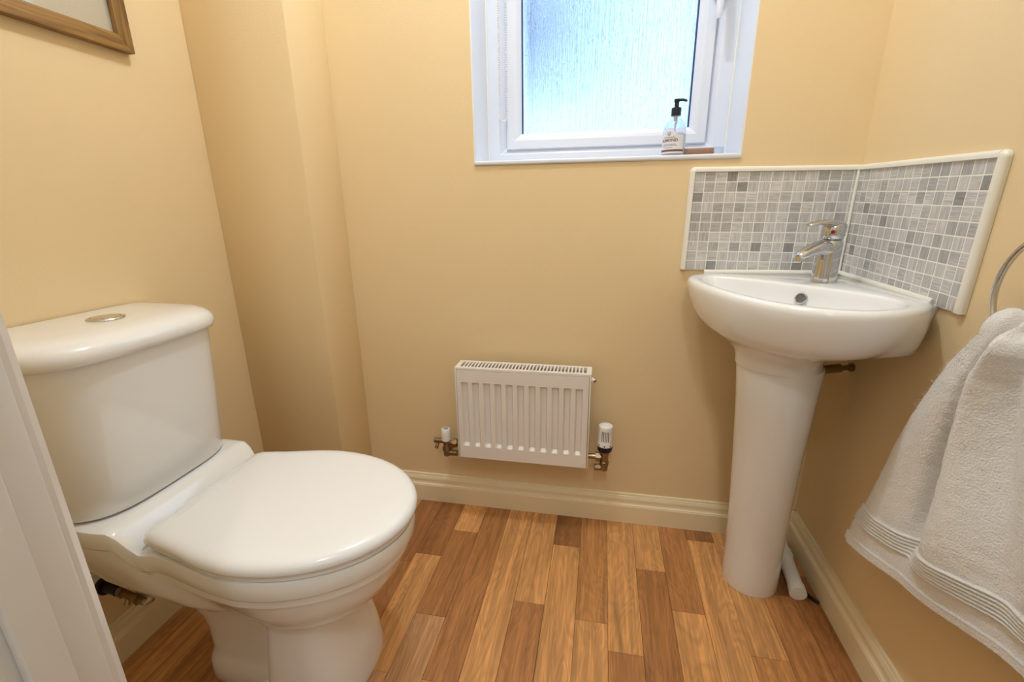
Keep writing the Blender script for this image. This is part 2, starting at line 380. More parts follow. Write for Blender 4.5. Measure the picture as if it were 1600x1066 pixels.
def lamp(name, label, loc, watts, color, radius):
    x, y, z = loc
    t = thing(name, label, 'lamp', (x, y, CH))
    MB().lathe([(0.045,0),(0.045,-0.012),(0.03,-0.02),(0.018,-0.024),(0.018,-0.045),(0.012,-0.047)], (x,y,CH-0.0005)).build('lamp_holder', 'plasticwhite', t, smooth=40)
    l = bpy.data.lights.new('bulb_light', 'POINT'); l.energy = watts; l.color = color; l.shadow_soft_size = radius
    o = bpy.data.objects.new('bulb_light', l); COL.objects.link(o); o.location = (x, y, z); attach(o, t)
    return t
lamp('ceiling_lamp', 'bare bulb ceiling lamp in the middle of the small room', (-0.80, -0.45, 2.315), LAMP_W, LAMP_C, 0.045)
lamp('ceiling_lamp', 'added unseen hall lamp filling the room through the doorway', (-0.55, -2.0, 2.315), HALL_FILL_W, HALL_FILL_C, 0.06)  # added fill lamp, unseen, evens out the room light from the hall

# outside the window
struct(MB().box(-8, 6, 0.35, 14, -0.6, -0.5).build('ground_outside', 'ground'), 'pale paving outside the window')
ob = thing('added_outbuilding', 'added pale building dimming the view through the obscure window glass', 'building', (-0.5, 5.6, -0.5))  # added building, sized to keep the glass dimmer than the open sky
MB().box(-5.5, 4.5, 5.5, 8.5, -0.5, 4.0).build('wall', mat('pale_blue_render', srgb(180,200,220), 0.8, vary=0.06), ob)
MB().rings([[(x, 5.3, 4.0), (x, 8.7, 4.0), (x, 7.0, 4.5)] for x in (-5.6, 4.6)]).build('roof', mat('slate_roof', srgb(120,128,138), 0.7), ob)
tr = thing('added_shrub', 'added dark shrub shape making the blue patch in the obscure window glass', 'shrub', (-1.38, 1.5, -0.5))  # invented shrub, placed to darken the left part of the pane
MB().tube([(-1.38,1.5,-0.5),(-1.40,1.5,0.5),(-1.37,1.5,1.7)], [0.05,0.04,0.03], 10).build('trunk', 'foliage', tr, smooth=60)
bm = bmesh.new(); bmesh.ops.create_icosphere(bm, subdivisions=4, radius=1.0)
for v in bm.verts:
    n_ = noise.noise(v.co*2.3) * 0.35 + noise.noise(v.co*6) * 0.18
    v.co = Vector((v.co.x*0.50, v.co.y*0.36, v.co.z*0.46)) * (1 + n_) + Vector((-1.36, 1.5, 1.98))
me = bpy.data.meshes.new('crown'); bm.to_mesh(me); bm.free(); me.materials.append(M['foliage'])
o = bpy.data.objects.new('crown', me); COL.objects.link(o); attach(o, tr)
# ------------------------------------------------------------------ toilet
YC = -0.617
def T(s, t, z): return (LX + s, YC + t, z)
toilet = thing('toilet', 'white ceramic close-coupled toilet with closed lid and chrome flush button', 'toilet', T(0.4, 0, 0))
W0 = [(0.015,0.163),(0.10,0.170),(0.17,0.174),(0.205,0.172),(0.235,0.163),(0.262,0.156),(0.30,0.159),(0.36,0.172),(0.41,0.182),(0.46,0.187)]
SF, SB, SC = 0.706, 0.015, 0.46
def halfw(s):
    if s <= SC: 
        # smooth the table
        return sum(interp(W0, s + d) for d in (-0.02,-0.01,0,0.01,0.02)) / 5 if s < SC - 0.02 else interp(W0, s)
    return 0.187 * math.sqrt(max(0, 1 - ((s - SC) / (SF - SC)) ** 2))
NS = 30
S_list = [SB + (SC - SB) * k / NS for k in range(NS)] + [SC + (SF - SC) * math.sin(PI/2 * k / 24) for k in range(25)]
side = [(s, halfw(s)) for s in S_list]
outline0 = [(s, -w_) for s, w_ in side] + [(s, w_) for s, w_ in reversed(side[:-1])]
def ztop(s): return lerp(0.443, 0.397, sstep(0.205, 0.262, s)) - 0.006 * math.exp(-((s - 0.25) / 0.018) ** 2)
def pan_ring(wk, sb, sf, d=None, z=None, inset=0.0, mixz=1.0):
    out = []
    for s, t in outline0:
        u = (s - SB) / (SF - SB); s2 = sb + u * (sf - sb); t2 = t * wk
        if inset:
            t2 -= math.copysign(min(abs(t2), inset * min(1, abs(t2) / 0.05)), t2)
            s2 -= inset * max(0, (s - 0.55) / 0.15)
        zz = ztop(s) - (d or 0)
        if z is not None: zz = lerp(zz, z, mixz)
        out.append(T(s2, t2, zz))
    return out
b = MB()
top = []
for q, sc_ in enumerate((0.0, 0.35, 0.7, 0.9)):
    r = []
    for s, t in outline0:
        r.append(T(s, t * sc_, ztop(s) + 0.0))
    top.append(r)
rings_ = top + [pan_ring(1, SB, SF, d=0.0, inset=0.007), pan_ring(1, SB, SF, d=0.0025, inset=0.002), pan_ring(1, SB, SF, d=0.009), pan_ring(1, SB, SF, d=0.034),
    pan_ring(1, SB, SF, d=0.039, inset=0.003), pan_ring(1, SB, SF, d=0.043, inset=0.008), pan_ring(0.95, SB+0.01, SF-0.012, d=0.060),
    pan_ring(0.91, 0.075, 0.690, z=0.326, mixz=0.8), pan_ring(0.85, 0.13, 0.674, z=0.296), pan_ring(0.76, 0.19, 0.650, z=0.258), pan_ring(0.66, 0.24, 0.626, z=0.234),
    pan_ring(0.58, 0.26, 0.606, z=0.222), pan_ring(0.54, 0.28, 0.598, z=0.2185), pan_ring(0.48, 0.31, 0.58, z=0.216)]
b.rings(rings_, cap0=False, cap1=True)
def sellip(s0, s1, hw, z, n=4.0, cnt=56, nf=None):
    c = (s0 + s1) / 2; a = (s1 - s0) / 2; out = []
    for k in range(cnt):
        th = 2*PI*k/cnt; cs, sn = math.cos(th), math.sin(th)
        e = nf if (nf and cs > 0) else n
        out.append(T(c + a*math.copysign(abs(cs)**(2/e), cs), hw*math.copysign(abs(sn)**(2/e), sn), z))
    return out
# foot in front, slightly flared
b.rings([sellip(.400,.590,.118,0.0,7,nf=2.6), sellip(.402,.590,.117,0.02,7,nf=2.6), sellip(.408,.583,.112,0.07,7,nf=2.6), sellip(.414,.572,.106,0.13,7,nf=2.6), sellip(.418,.567,.102,0.17,7,nf=2.6), sellip(.420,.572,.102,0.21,7,nf=2.6), sellip(.42,.58,.10,0.24,7,nf=2.6)])
# trap body behind it, sweeping back under the shelf
b.rings([sellip(sb, .46, hw, z, 4) for z, sb, hw in ((0,.225,.088),(.004,.226,.0895),(.045,.230,.0895),(.056,.233,.083),(.075,.236,.078),(.13,.231,.077),(.165,.220,.079),(.19,.196,.082),(.21,.168,.087),(.23,.134,.093),(.255,.098,.102),(.29,.062,.117),(.33,.038,.14),(.37,.025,.15))])
pan = b.build('pan', 'ceramic', toilet, smooth=38)
MB().lathe([(0.0,0.009),(0.006,0.0085),(0.0085,0.005),(0.009,0)], T(.395, -.0885, .026), ax=Matrix.Rotation(PI/2, 3, 'X') @ Matrix.Rotation(0.0, 3, 'Y'), n=16, cap=False).build('screw_cap', 'plasticwhite', toilet, smooth=50)

# lid and seat
LW = [(0.256,0.140),(0.264,0.150),(0.28,0.1555),(0.32,0.162),(0.36,0.1725),(0.41,0.185),(0.455,0.190)]
LF, LB, LC = 0.714, 0.256, 0.455
def lidw(s):
    if s <= LC: return sum(interp(LW, max(LB, s + d)) for d in (-0.018,-0.009,0,0.009,0.018)) / 5 if 0.275 < s < LC - 0.018 else interp(LW, s)
    return 0.190 * math.sqrt(max(0, 1 - abs((s - LC) / (LF - LC)) ** 2.1))
def lid_outline():
    S_ = [LB, LB+0.003, LB+0.008, LB+0.016] + [0.28 + (LC-0.28)*k/20 for k in range(20)] + [LC + (LF-LC)*math.sin(PI/2*k/26) for k in range(27)]
    sd = [(s, lidw(s)) for s in S_]
    return [(s, -w_) for s, w_ in sd] + [(s, w_) for s, w_ in reversed(sd[:-1])]
LO = lid_outline()
def lid_ring(k, z, dome=0.0):
    cx = 0.46; out = []
    for s, t in LO:
        s2, t2 = cx + (s - cx)*k, t*k
        out.append(T(s2, t2, z))
    return out
def lid_ring_in(ins, z, kt=1.0):
    c = (LF + LB)/2; ks = 1 - 2*ins/(LF - LB)
    return [T(c + (s - c)*ks, t*(1 - ins/0.19)*kt, z) for s, t in LO]
rs = [lid_ring_in(0.010, 0.4115), lid_ring_in(0.004, 0.411), lid_ring_in(0.0008, 0.4135), lid_ring_in(0, 0.418), lid_ring_in(0.0012, 0.4245), lid_ring_in(0.005, 0.430), lid_ring_in(0.011, 0.4338), lid_ring_in(0.020, 0.4362), lid_ring_in(0.032, 0.4374)]
rs += [lid_ring_in(0.034, 0.4385, 0.8), lid_ring_in(0.036, 0.4393, 0.5), lid_ring_in(0.037, 0.4397, 0.25), lid_ring_in(0.037, 0.4398, 0.0)]
MB().rings(rs, True, False).build('lid', 'lid', toilet, smooth=45)
# seat ring
so, si = [], []
def seat_ring(ins, z): return lid_ring_in(ins, z)
def seat_hole(k, z):
    out = []
    for s, t in LO: out.append(T(0.485 + (max(s, 0.33) - 0.485)*k, t*k, z))
    return out
MB().rings([seat_hole(0.66, 0.398), seat_hole(0.66, 0.408), seat_hole(0.72, 0.4105), lid_ring_in(0.012, 0.4105), lid_ring_in(0.007, 0.408), lid_ring_in(0.007, 0.400), lid_ring_in(0.012, 0.398), seat_hole(0.72, 0.398)], False, False).build('seat', 'lid', toilet, smooth=45)

# cistern
def cist(smax, hw, z, n=4.0, s0=0.004, cnt=56):
    out = [T(s0, -hw, z)]
    for k in range(1, cnt):
        th = -PI/2 + PI*k/cnt; cs, sn = math.cos(th), math.sin(th)
        out.append(T(s0 + (smax - s0)*abs(cs)**(2/n), hw*math.copysign(abs(sn)**(2/n), sn), z))
    return out + [T(s0, hw, z)]
rs = [cist(.190,.166,.446), cist(.196,.170,.448), cist(.199,.172,.456), cist(.208,.180,.60), cist(.217,.187,.748)]
MB().rings(rs).build('cistern', 'ceramic', toilet, smooth=50)
rs = [cist(.222,.192,.742), cist(.2265,.196,.744), cist(.2295,.198,.750), cist(.230,.1985,.758), cist(.228,.197,.766), cist(.222,.193,.774), cist(.212,.186,.780), cist(.196,.174,.7845), cist(.17,.150,.7872), cist(.12,.10,.789)]
clid = MB().rings(rs).build('cistern_lid', 'ceramic', toilet, smooth=60)
bc = T(0.108, 0.004, 0)
bt = MB().lathe([(0.0305,0.785),(0.0305,0.7905),(0.029,0.7925),(0.024,0.793),(0.0235,0.791),(0.0,0.791)], bc, n=40, cap=False).build('button_ring', 'chrome', toilet, smooth=35)
for sgn in (1, -1):
    r0 = []
    for z, ins in ((0.790, 0.0), (0.7925, 0.0), (0.7935, 0.0012)):
        r_ = 0.0228 - ins; off = 0.0008 + ins
        r0.append([(bc[0] + sgn*(off if abs(math.sin(a)) > 0.999 else max(off, r_*math.cos(a))), bc[1] + r_*math.sin(a), z) for a in [-PI/2 + PI*k/20 for k in range(21)]])
    MB().rings(r0).build('flush_button', 'chrome', toilet, smooth=35)

# supply pipe and waste behind the toilet
sp = thing('water_supply_pipe', 'small pipe and isolating valve under the toilet cistern', 'pipe', (LX, -0.70, 0.22))
MB().tube([(LX+0.001,-0.694,0.22),(LX+0.006,-0.6945,0.22)], 0.026, 18).tube([(LX+0.001,-0.694,0.22),(LX+0.034,-0.704,0.22)], 0.0165, 16).build('plastic_sleeve', 'plasticwhite', sp, smooth=50)
MB().tube([(LX+0.030,-0.703,0.22),(LX+0.044,-0.706,0.22)], 0.0180, 16).tube([(LX+0.044,-0.706,0.22),(LX+0.080,-0.711,0.22)], 0.0115, 14).build('insulation_sleeve', 'black', sp, smooth=50)
b = MB().tube([(LX+0.070,-0.710,0.22),(LX+0.160,-0.724,0.22)], 0.0080, 14)
b.tube([(LX+0.084,-0.7115,0.22),(LX+0.096,-0.7135,0.22)], 0.0120, 6).tube([(LX+0.132,-0.7195,0.22),(LX+0.145,-0.722,0.22)], 0.0120, 6).tube([(LX+0.114,-0.7165,0.22),(LX+0.116,-0.728,0.206)], 0.006, 10)
b.build('isolating_valve', 'brass', sp, smooth=40)
MB().tube([(LX+0.150,-0.7225,0.22),(LX+0.166,-0.7245,0.221),(LX+0.177,-0.723,0.228),(LX+0.183,-0.720,0.242),(LX+0.184,-0.7195,0.258),(LX+0.184,-0.7195,0.275)], 0.0070, 12).build('copper_tail', 'chrome', sp, smooth=60)

# ------------------------------------------------------------------ corner basin
CB = Vector((-0.205, -0.235))
outer = [(0,0),(-0.16,0),(-0.305,0),(-0.352,-0.012),(-0.384,-0.055),(-0.393,-0.115),(-0.385,-0.19),(-0.365,-0.27),(-0.335,-0.35),(-0.290,-0.42),(-0.230,-0.465),(-0.160,-0.475),(-0.095,-0.452),(-0.040,-0.410),(-0.004,-0.365),(0,-0.30),(0,-0.15)]
inner = [(-0.325,-0.062),(-0.352,-0.082),(-0.366,-0.125),(-0.360,-0.19),(-0.341,-0.265),(-0.313,-0.338),(-0.272,-0.400),(-0.220,-0.440),(-0.160,-0.448),(-0.106,-0.428),(-0.066,-0.392),(-0.052,-0.348),(-0.075,-0.29),(-0.125,-0.225),(-0.175,-0.172),(-0.24,-0.115)]
NB = 144
def polar(poly, it):
    p = smooth_closed([Vector(q) for q in poly], it); res = []
    for k in range(NB):
        a = 2*PI*k/NB; d = Vector((math.cos(a), math.sin(a))); best = 0
        for i in range(len(p)):
            A, B = p[i] - CB, p[(i+1) % len(p)] - CB; e = B - A
            den = d.x*e.y - d.y*e.x
            if abs(den) < 1e-9: continue
            r_ = (A.x*e.y - A.y*e.x) / den; u = (A.x*d.y - A.y*d.x) / den
            if r_ > 0 and -1e-6 <= u <= 1 + 1e-6: best = max(best, r_)
        res.append(best)
    return res
RO = polar(outer, 3); RI = polar(inner, 3)
# keep the wall-side edges dead straight
ang = [2*PI*k/NB for k in range(NB)]
wallw = []
for k, a in enumerate(ang):
    p = CB + Vector((math.cos(a), math.sin(a))) * RO[k]
    near = max(0, 1 - min(abs(p.x), abs(p.y)) / 0.075)
    wallw.append(sstep(0, 0.85, near) if p.x > -0.2 else sstep(0.5, 1, near))
ww = wallw[:]
for _ in range(3): ww = [(ww[k-1] + 2*ww[k] + ww[(k+1) % NB]) / 4 for k in range(NB)]
def bring(rfun, z, c=CB): return [(c.x + rfun(k)*math.cos(a), c.y + rfun(k)*math.sin(a), z if not callable(z) else z(k)) for k, a in enumerate(ang)]
basin = thing('corner_basin', 'white ceramic corner washbasin with pedestal under the mosaic splashback', 'washbasin', (-0.19, -0.20, 0))
def outr(g, gw, inset=0.0):
    # g: how far towards the neck at the front, gw: the same at the wall sides
    def f(k):
        gg = lerp(g, gw, ww[k]); return lerp(RO[k] - inset, 0.087, gg)
    return f
zr = 0.812
rings_ = []
rings_ += [bring(outr(1.0, 1.0), 0.638), bring(outr(0.99, 1.0), 0.654), bring(outr(0.94, 1.0), 0.668), bring(outr(0.83, 0.93), 0.680), bring(outr(0.65, 0.60), 0.694), bring(outr(0.45, 0.22), 0.703), bring(outr(0.29, 0.07), 0.7145), bring(outr(0.18, 0.035), 0.731), bring(outr(0.105, 0.012), 0.750), bring(outr(0.05, 0.0), 0.768), bring(outr(0.015, 0), 0.785), bring(outr(0, 0), 0.797), bring(outr(0, 0, 0.001), 0.804), bring(outr(0, 0, 0.004), 0.8095), bring(outr(0, 0, 0.010), zr)]
def inr(k_, add=0.0): return lambda k: RI[k]*k_ + add
def zin(z): return z
rings_ += [bring(lambda k: max(RI[k] + 0.006, 0.02), zr), bring(inr(1, 0.001), 0.8105), bring(inr(1, -0.003), 0.806), bring(inr(0.965), 0.795), bring(inr(0.91), 0.775), bring(inr(0.83), 0.752), bring(inr(0.70), 0.730), bring(inr(0.5), 0.714), bring(inr(0.25), 0.707), bring(inr(0.09), 0.705)]
MB().rings(rings_).build('bowl', 'ceramic', basin, smooth=50)
# pedestal, a half shell open towards the corner
rs = []
for z, cx, cy, r in ((0.0,-.171,-.191,.0685),(0.004,-.171,-.191,.0695),(0.05,-.172,-.192,.0685),(0.2,-.178,-.200,.0690),(0.4,-.187,-.213,.0755),(0.55,-.194,-.225,.083),(0.637,-.199,-.232,.0885),(0.641,-.199,-.232,.087)):
    ring = []
    for k in range(49):
        a = math.radians(225) - PI*0.66 + 2*PI*0.66*k/48
        ring.append((cx + r*math.cos(a), cy + r*math.sin(a), z))
    for k in range(49):
        a = math.radians(225) + PI*0.66 - 2*PI*0.66*k/48
        ring.append((cx + (r-.012)*math.cos(a), cy + (r-.012)*math.sin(a), z))
    rs.append(ring)
MB().rings(rs).build('pedestal', 'ceramic', basin, smooth=40)
# sealant bead along both walls
b = MB().tube([(-0.335,-0.004,0.8135),(-0.20,-0.0065,0.815),(-0.008,-0.0085,0.8155)], 0.0062, 10).tube([(-0.0085,-0.006,0.8155),(-0.0075,-0.20,0.814),(-0.004,-0.355,0.812)], 0.0062, 10)
b.tube([(-0.003,-0.362,0.806),(-0.003,-0.352,0.76),(-0.003,-0.335,0.716)], 0.004, 8)
b.build('sealant', 'silicone', basin, smooth=60)
# overflow
kk = min(range(NB), key=lambda k: abs(ang[k] - math.radians(42)))
oz = 0.781; orad = RI[kk]*0.925
nrm = Vector((-math.cos(ang[kk]), -math.sin(ang[kk]), 0.5)).normalized()
oc = Vector((CB.x + orad*math.cos(ang[kk]), CB.y + orad*math.sin(ang[kk]), oz)) + nrm*0.0035
q = nrm.to_track_quat('Z', 'Y').to_matrix()
MB().lathe([(0.0135,-0.004),(0.0135,0.0015),(0.012,0.003),(0.0105,0.002),(0.0105,-0.004)], oc, ax=q, n=28, cap=False).build('overflow_ring', 'chrome', basin, smooth=40)
MB().lathe([(0.0105,0.0),(0.0,-0.001)], oc, ax=q, n=28, cap=False).build('overflow_hole', mat('overflow_shadow_grey', srgb(96,92,88), 0.6), basin)
MB().lathe([(0.022,0.7035),(0.022,0.708),(0.018,0.7095),(0.0,0.7095)], (CB.x, CB.y, 0), n=24, cap=False).build('drain', 'chrome', basin, smooth=40)

# tap
TC = Vector((-0.100, -0.140, zr)); TD = Vector((-0.88, -0.47, 0)).normalized(); TS = Vector((-TD.y, TD.x, 0))
tap = thing('basin_tap', 'chrome single-lever mixer tap on the corner basin', 'tap', TC)
def tp(a, s, z): return TC + TD*a + TS*s + Vector((0,0,z))
rs = []
for z, a0, ra, rb in ((0,0,.0265,.0265),(.003,0,.0265,.0265),(.02,0,.0252,.0250),(.05,-.001,.0248,.0243),(.07,-.002,.0252,.0240),(.085,-.003,.0250,.0236),(.093,-.004,.0225,.022),(.096,-.004,.018,.018)):
    rs.append([tp(a0 + ra*math.cos(t), rb*math.sin(t), z) for t in [2*PI*k/32 for k in range(32)]])
body = MB().rings(rs).build('tap_body', 'chrome', tap, smooth=50)
rs = []
for a, z, hw, hh in ((-.005,.072,.021,.024),(.015,.078,.021,.019),(.035,.078,.0195,.0145),(.055,.073,.0175,.0120),(.072,.067,.0165,.0105),(.083,.0630,.0155,.0095),(.088,.0612,.013,.007)):
    rs.append([tp(a + 0.35*hh*math.sin(t), hw*math.cos(t), z + hh*math.sin(t)) for t in [2*PI*k/28 for k in range(28)]])
MB().rings(rs).build('spout', 'chrome', tap, smooth=50)
nz = Matrix.Identity(3)
ac = tp(.077, 0, .0575)
aer = MB().lathe([(0.0132,0.006),(0.0140,-0.006),(0.0120,-0.0085),(0.0108,-0.006),(0,-0.006)], ac, n=24, cap=False).build('aerator', 'chrome', tap, smooth=40)
rs = []
for z, a0, r in ((.096,-.004,.0175),(.099,-.004,.0215),(.106,-.004,.0238),(.122,-.005,.0245),(.130,-.006,.0225),(.1345,-.007,.017),(.136,-.008,.008)):
    rs.append([tp(a0 + r*math.cos(t), r*0.97*math.sin(t), z) for t in [2*PI*k/32 for k in range(32)]])
cap_ = MB().rings(rs).build('lever_head', 'chrome', tap, smooth=50)
rs = []
for a, z, hw, hh in ((-.022,.122,.012,.010),(-.01,.128,.019,.010),(.01,.1325,.020,.0085),(.03,.1345,.0175,.0065),(.048,.1335,.0155,.0050),(.062,.1315,.0130,.0042),(.070,.130,.0085,.0035),(.0735,.1295,.004,.002)):
    rs.append([tp(a, hw*math.cos(t), z + hh*math.sin(t)) for t in [2*PI*k/20 for k in range(20)]])
MB().rings(rs).build('lever', 'chrome', tap, smooth=50)
dd = (TD*0.8 + TS*0.6).normalized() if (TD*0.8 + TS*0.6).y < (TD*0.8 - TS*0.6).y else (TD*0.8 - TS*0.6).normalized()
dc = TC + Vector((0,0,.114)) - TD*.0045
MB().lathe([(0.0042,0.0225),(0.0042,0.0246),(0.003,0.0252),(0,0.0252)], dc, ax=dd.to_track_quat('Z','Y').to_matrix(), n=16, cap=False).build('temperature_dot', 'red', tap, smooth=40)

# waste pipe behind the pedestal and a supply stub under the bowl
wp = thing('waste_pipe', 'white plastic waste pipe on the floor behind the basin pedestal', 'pipe', (-0.06,-0.17,0.0))
MB().tube([(-0.052,-0.045,0.024),(-0.058,-0.115,0.0235),(-0.070,-0.235,0.0215)], 0.0185, 18).build('pipe', 'plasticwhite', wp, smooth=50)
MB().tube([(-0.0565,-0.098,0.0238),(-0.0582,-0.118,0.0235)], 0.0215, 20).build('coupling', 'plasticwhite', wp, smooth=50)
MB().tube([(-0.0692,-0.226,0.0225),(-0.0722,-0.250,0.0205)], 0.0205, 20).build('coupling', 'plasticwhite', wp, smooth=50)
MB().tube([(-0.050,-0.205,0.006),(-0.040,-0.235,0.006),(-0.0235,-0.255,0.005)], 0.0045, 8).build('cable', 'black', wp, smooth=60)
sv = thing('basin_supply_valve', 'small dark metal supply valve under the basin bowl', 'valve', (-0.04,-0.15,0.60))
MB().tube([(-0.002,-0.138,0.606),(-0.040,-0.146,0.604)], 0.0065, 12).tube([(-0.030,-0.144,0.6045),(-0.085,-0.156,0.600)], 0.0105, 12).build('valve_body', 'brass', sv, smooth=40)
MB().tube([(-0.0015,-0.138,0.606),(-0.006,-0.139,0.606)], 0.011, 16).build('wall_plate', 'brass', sv, smooth=40)

# ------------------------------------------------------------------ splashbacks
PX, PZ = 0.026125, 0.024848
def tile_mesh():
    hx, hz = PX/2 - 0.0011, PZ/2 - 0.0011; e = 0.0007
    r = lambda i, y: [(-hx+i, y, -hz+i), (hx-i, y, -hz+i), (hx-i, y, hz-i), (-hx+i, y, hz-i)]
    o = MB().rings([r(0, 0.0), r(0, -0.0003), r(e, -0.0007)]); return o
def splash(name, label, ncol, width, seed, loc, rot, sg, trim_end):
    # local frame: runs from the corner (x=0) to x=sg*width, wall at y=0, faces -y, z=0 is the tile top
    random.seed(seed)
    sb_ = thing(name, label, 'splashback', loc); sb_.rotation_euler = rot
    def loc_build(mb, nm, mt, **kw):
        mb.v = [(-sg*p[0], p[1], p[2]) for p in mb.v]
        o = mb.build(nm, mt, None, **kw); o.parent = sb_; return o
    H = 10*PZ
    loc_build(MB().box(-width, -0.0005, -0.0055, -0.0004, -H, 0), 'grout', 'grout')
    full = tile_mesh().build('tile', 'tile'); me = full.data; bpy.data.objects.remove(full)
    partial = {}
    for i in range(ncol):
        x0 = -width + i*PX; x1 = x0 + PX; wd = PX
        if x1 > -0.007:
            wd = -0.007 - x0
            if wd < 0.005: continue
            p = MB(); hz = PZ/2 - 0.0011
            po = p.box(-wd/2+0.0011, wd/2-0.0008, -0.0007, 0, -hz, hz).build('tile', 'tile'); use = po.data; bpy.data.objects.remove(po)
        else: use = me
        for j in range(10):
            o = bpy.data.objects.new('tile', use)
            COL.objects.link(o); o.parent = sb_; o.location = (-sg*(x0 + wd/2), -0.0052, -(j+0.5)*PZ)
            tone = random.choice((0.95, 0.85, 0.8, 0.75, 0.65, 0.6, 0.45, 0.35, 0.9, 0.7))
            if random.random() < 0.035: tone = 0.0
            o.color = (tone, 1.0 if random.random() < 0.55 else 0.0, 0, 1)
    def half(w_, th): return [(0, 0), (w_, 0)] + [(w_*0.4 + w_*0.6*math.cos(a), th*0.35 + th*0.65*math.sin(a)) for a in [PI/2*k/6 for k in range(0, 7)]] + [(0, th)]
    w_ = 0.0115
    pr_ = half(w_, 0.0105)
    loc_build(MB().rings([[(x, -b_, a_) for a_, b_ in pr_] for x in (-width, -0.002)]), 'top_trim', 'trim', smooth=45)
    pr2 = half(trim_end, 0.0105)
    loc_build(MB().rings([[(-width - a_, -b_, z) for a_, b_ in pr2] for z in (-H, 0.0)]), 'end_trim', 'trim', smooth=45)
    # rounded cap where the two strips meet
    cc = []
    for b_, f in ((0, 1.0), (0.0037, 1.0), (0.0062, 0.92), (0.0085, 0.74), (0.0105, 0.4)):
        cc.append([(-width, -b_, 0)] + [(-width - trim_end*f*math.cos(a), -b_, w_*f*math.sin(a)) for a in [PI/2*k/8 for k in range(9)]])
    loc_build(MB().rings(cc), 'corner_cap', 'trim', smooth=45)
    loc_build(MB().tube([(-0.008, -0.0085, -H), (-0.008, -0.0085, 0.003)], 0.0035, 8), 'corner_sealant', 'silicone', smooth=60)
    return sb_
splash('mosaic_splashback', 'grey mosaic splashback on the window wall, directly behind the tap', 16, 0.3816, 3, (-0.0005, -0.0005, 1.0635), (0, 0.0115, 0), -1, 0.0115)
splash('mosaic_splashback', 'grey mosaic splashback on the wall that carries the towel ring', 18, 0.4224, 5, (-0.0005, -0.0005, 1.0635), (0, 0.0245, -PI/2), 1, 0.014)
# ------------------------------------------------------------------ radiator
RX0, RX1, RZ0, RZ1, RYF, RYB = -1.0142, -0.6268, 0.2405, 0.5285, -0.105, -0.036
rad = thing('radiator', 'small white panel radiator with fluted front below the window', 'radiator', ((RX0+RX1)/2, -0.07, RZ0))
# front panel with recessed flutes
NF = 11; fw = 0.0338; fx = [-0.9907 + i*fw for i in range(NF)]
xsn = [RX0]
for c in fx: xsn += [c-0.0105, c-0.0062, c+0.0062, c+0.0105]
xsn += [RX1]
zsn = [RZ0, RZ0+0.008, 0.2810, 0.2890, 0.39, 0.4865, 0.4915, RZ1-0.004, RZ1]
def lin(a, b_, x): return max(0, min(1, (x - a)/(b_ - a)))
def fdep(x, z):
    d = min(abs(x - c) for c in fx)
    return 0.0095 * (1 - lin(0.0062, 0.0105, d)) * lin(0.2810, 0.2890, z) * (1 - lin(0.4865, 0.4915, z))
b = MB(); nx = len(xsn); 
b.v = [(x, RYF + fdep(x, z), z) for z in zsn for x in xsn]
b.f = [(j*nx+i, j*nx+i+1, (j+1)*nx+i+1, (j+1)*nx+i) for j in range(len(zsn)-1) for i in range(nx-1)]
# folded returns and back of the panel
o_ = len(b.v); b.v += [(x, RYF + 0.012, z) for z in (RZ0, RZ1) for x in (RX0, RX1)]
n_ = nx*(len(zsn)-1)
b.f += [tuple(list(range(nx-1, -1, -1)) + [o_, o_+1]), tuple(list(range(n_, n_+nx)) + [o_+3, o_+2]), tuple([j*nx for j in range(len(zsn))] + [o_+2, o_]), tuple([j*nx+nx-1 for j in reversed(range(len(zsn)))] + [o_+1, o_+3]), (o_, o_+2, o_+3, o_+1)]
b.build('front_panel', 'enamel', rad, smooth=14)
b = MB().box(RX0+0.004, RX1-0.004, RYB-0.004, RYB, RZ0+0.006, RZ1-0.004)
for i in range(20):
    x = RX0 + 0.02 + i*0.018; b.box(x, x+0.001, RYF+0.014, RYB-0.005, RZ0+0.03, RZ1-0.03)
b.build('convector_back', 'enamel', rad)
for s, xe in ((-1, RX0), (1, RX1)):
    MB().box(min(xe+s*0.0016, xe+s*0.0060), max(xe+s*0.0016, xe+s*0.0060), RYF+0.001, RYB-0.001, RZ0-0.002, RZ1+0.004).build('side_panel', 'enamel', rad, bevel=0.002)
# top grille with slots
b = MB(); gx0_, gx1_ = RX0-0.0060, RX1+0.0060; gz = RZ1+0.0055
b.box(gx0_, gx1_, RYF+0.002, RYF+0.0145, gz-0.004, gz+0.002).box(gx0_, gx1_, RYB-0.011, RYB, gz-0.004, gz+0.002)
b.box(gx0_, gx0_+0.014, RYF+0.0145, RYB-0.011, gz-0.004, gz+0.002).box(gx1_-0.014, gx1_, RYF+0.0145, RYB-0.011, gz-0.004, gz+0.002)
ns = 36; sp_ = (gx1_-gx0_-0.028)/ns
for i in range(1, ns): 
    x = gx0_ + 0.014 + i*sp_; b.box(x-sp_*0.21, x+sp_*0.21, RYF+0.0145, RYB-0.011, gz-0.004, gz+0.0015)
tag(b.build('top_grille', 'enamel', rad), kind='stuff')
for xe in (RX0+0.06, RX1-0.06):
    MB().box(xe-0.012, xe+0.012, RYB, -0.0003, RZ0+0.05, RZ1-0.04).build('wall_bracket', 'enamel', rad, bevel=0.001)
# bleed valve
bl = MB().tube([(RX1+0.0035,-0.072,0.508),(RX1+0.012,-0.072,0.508)], 0.0095, 6).build('bleed_valve', 'plasticwhite', rad, bevel=0.001)
MB().tube([(RX1+0.012,-0.072,0.508),(RX1+0.017,-0.072,0.508)], 0.0075, 14).tube([(RX1+0.017,-0.072,0.508),(RX1+0.0205,-0.072,0.508)], 0.005, 4).build('bleed_screw', 'brass', bl, smooth=40)
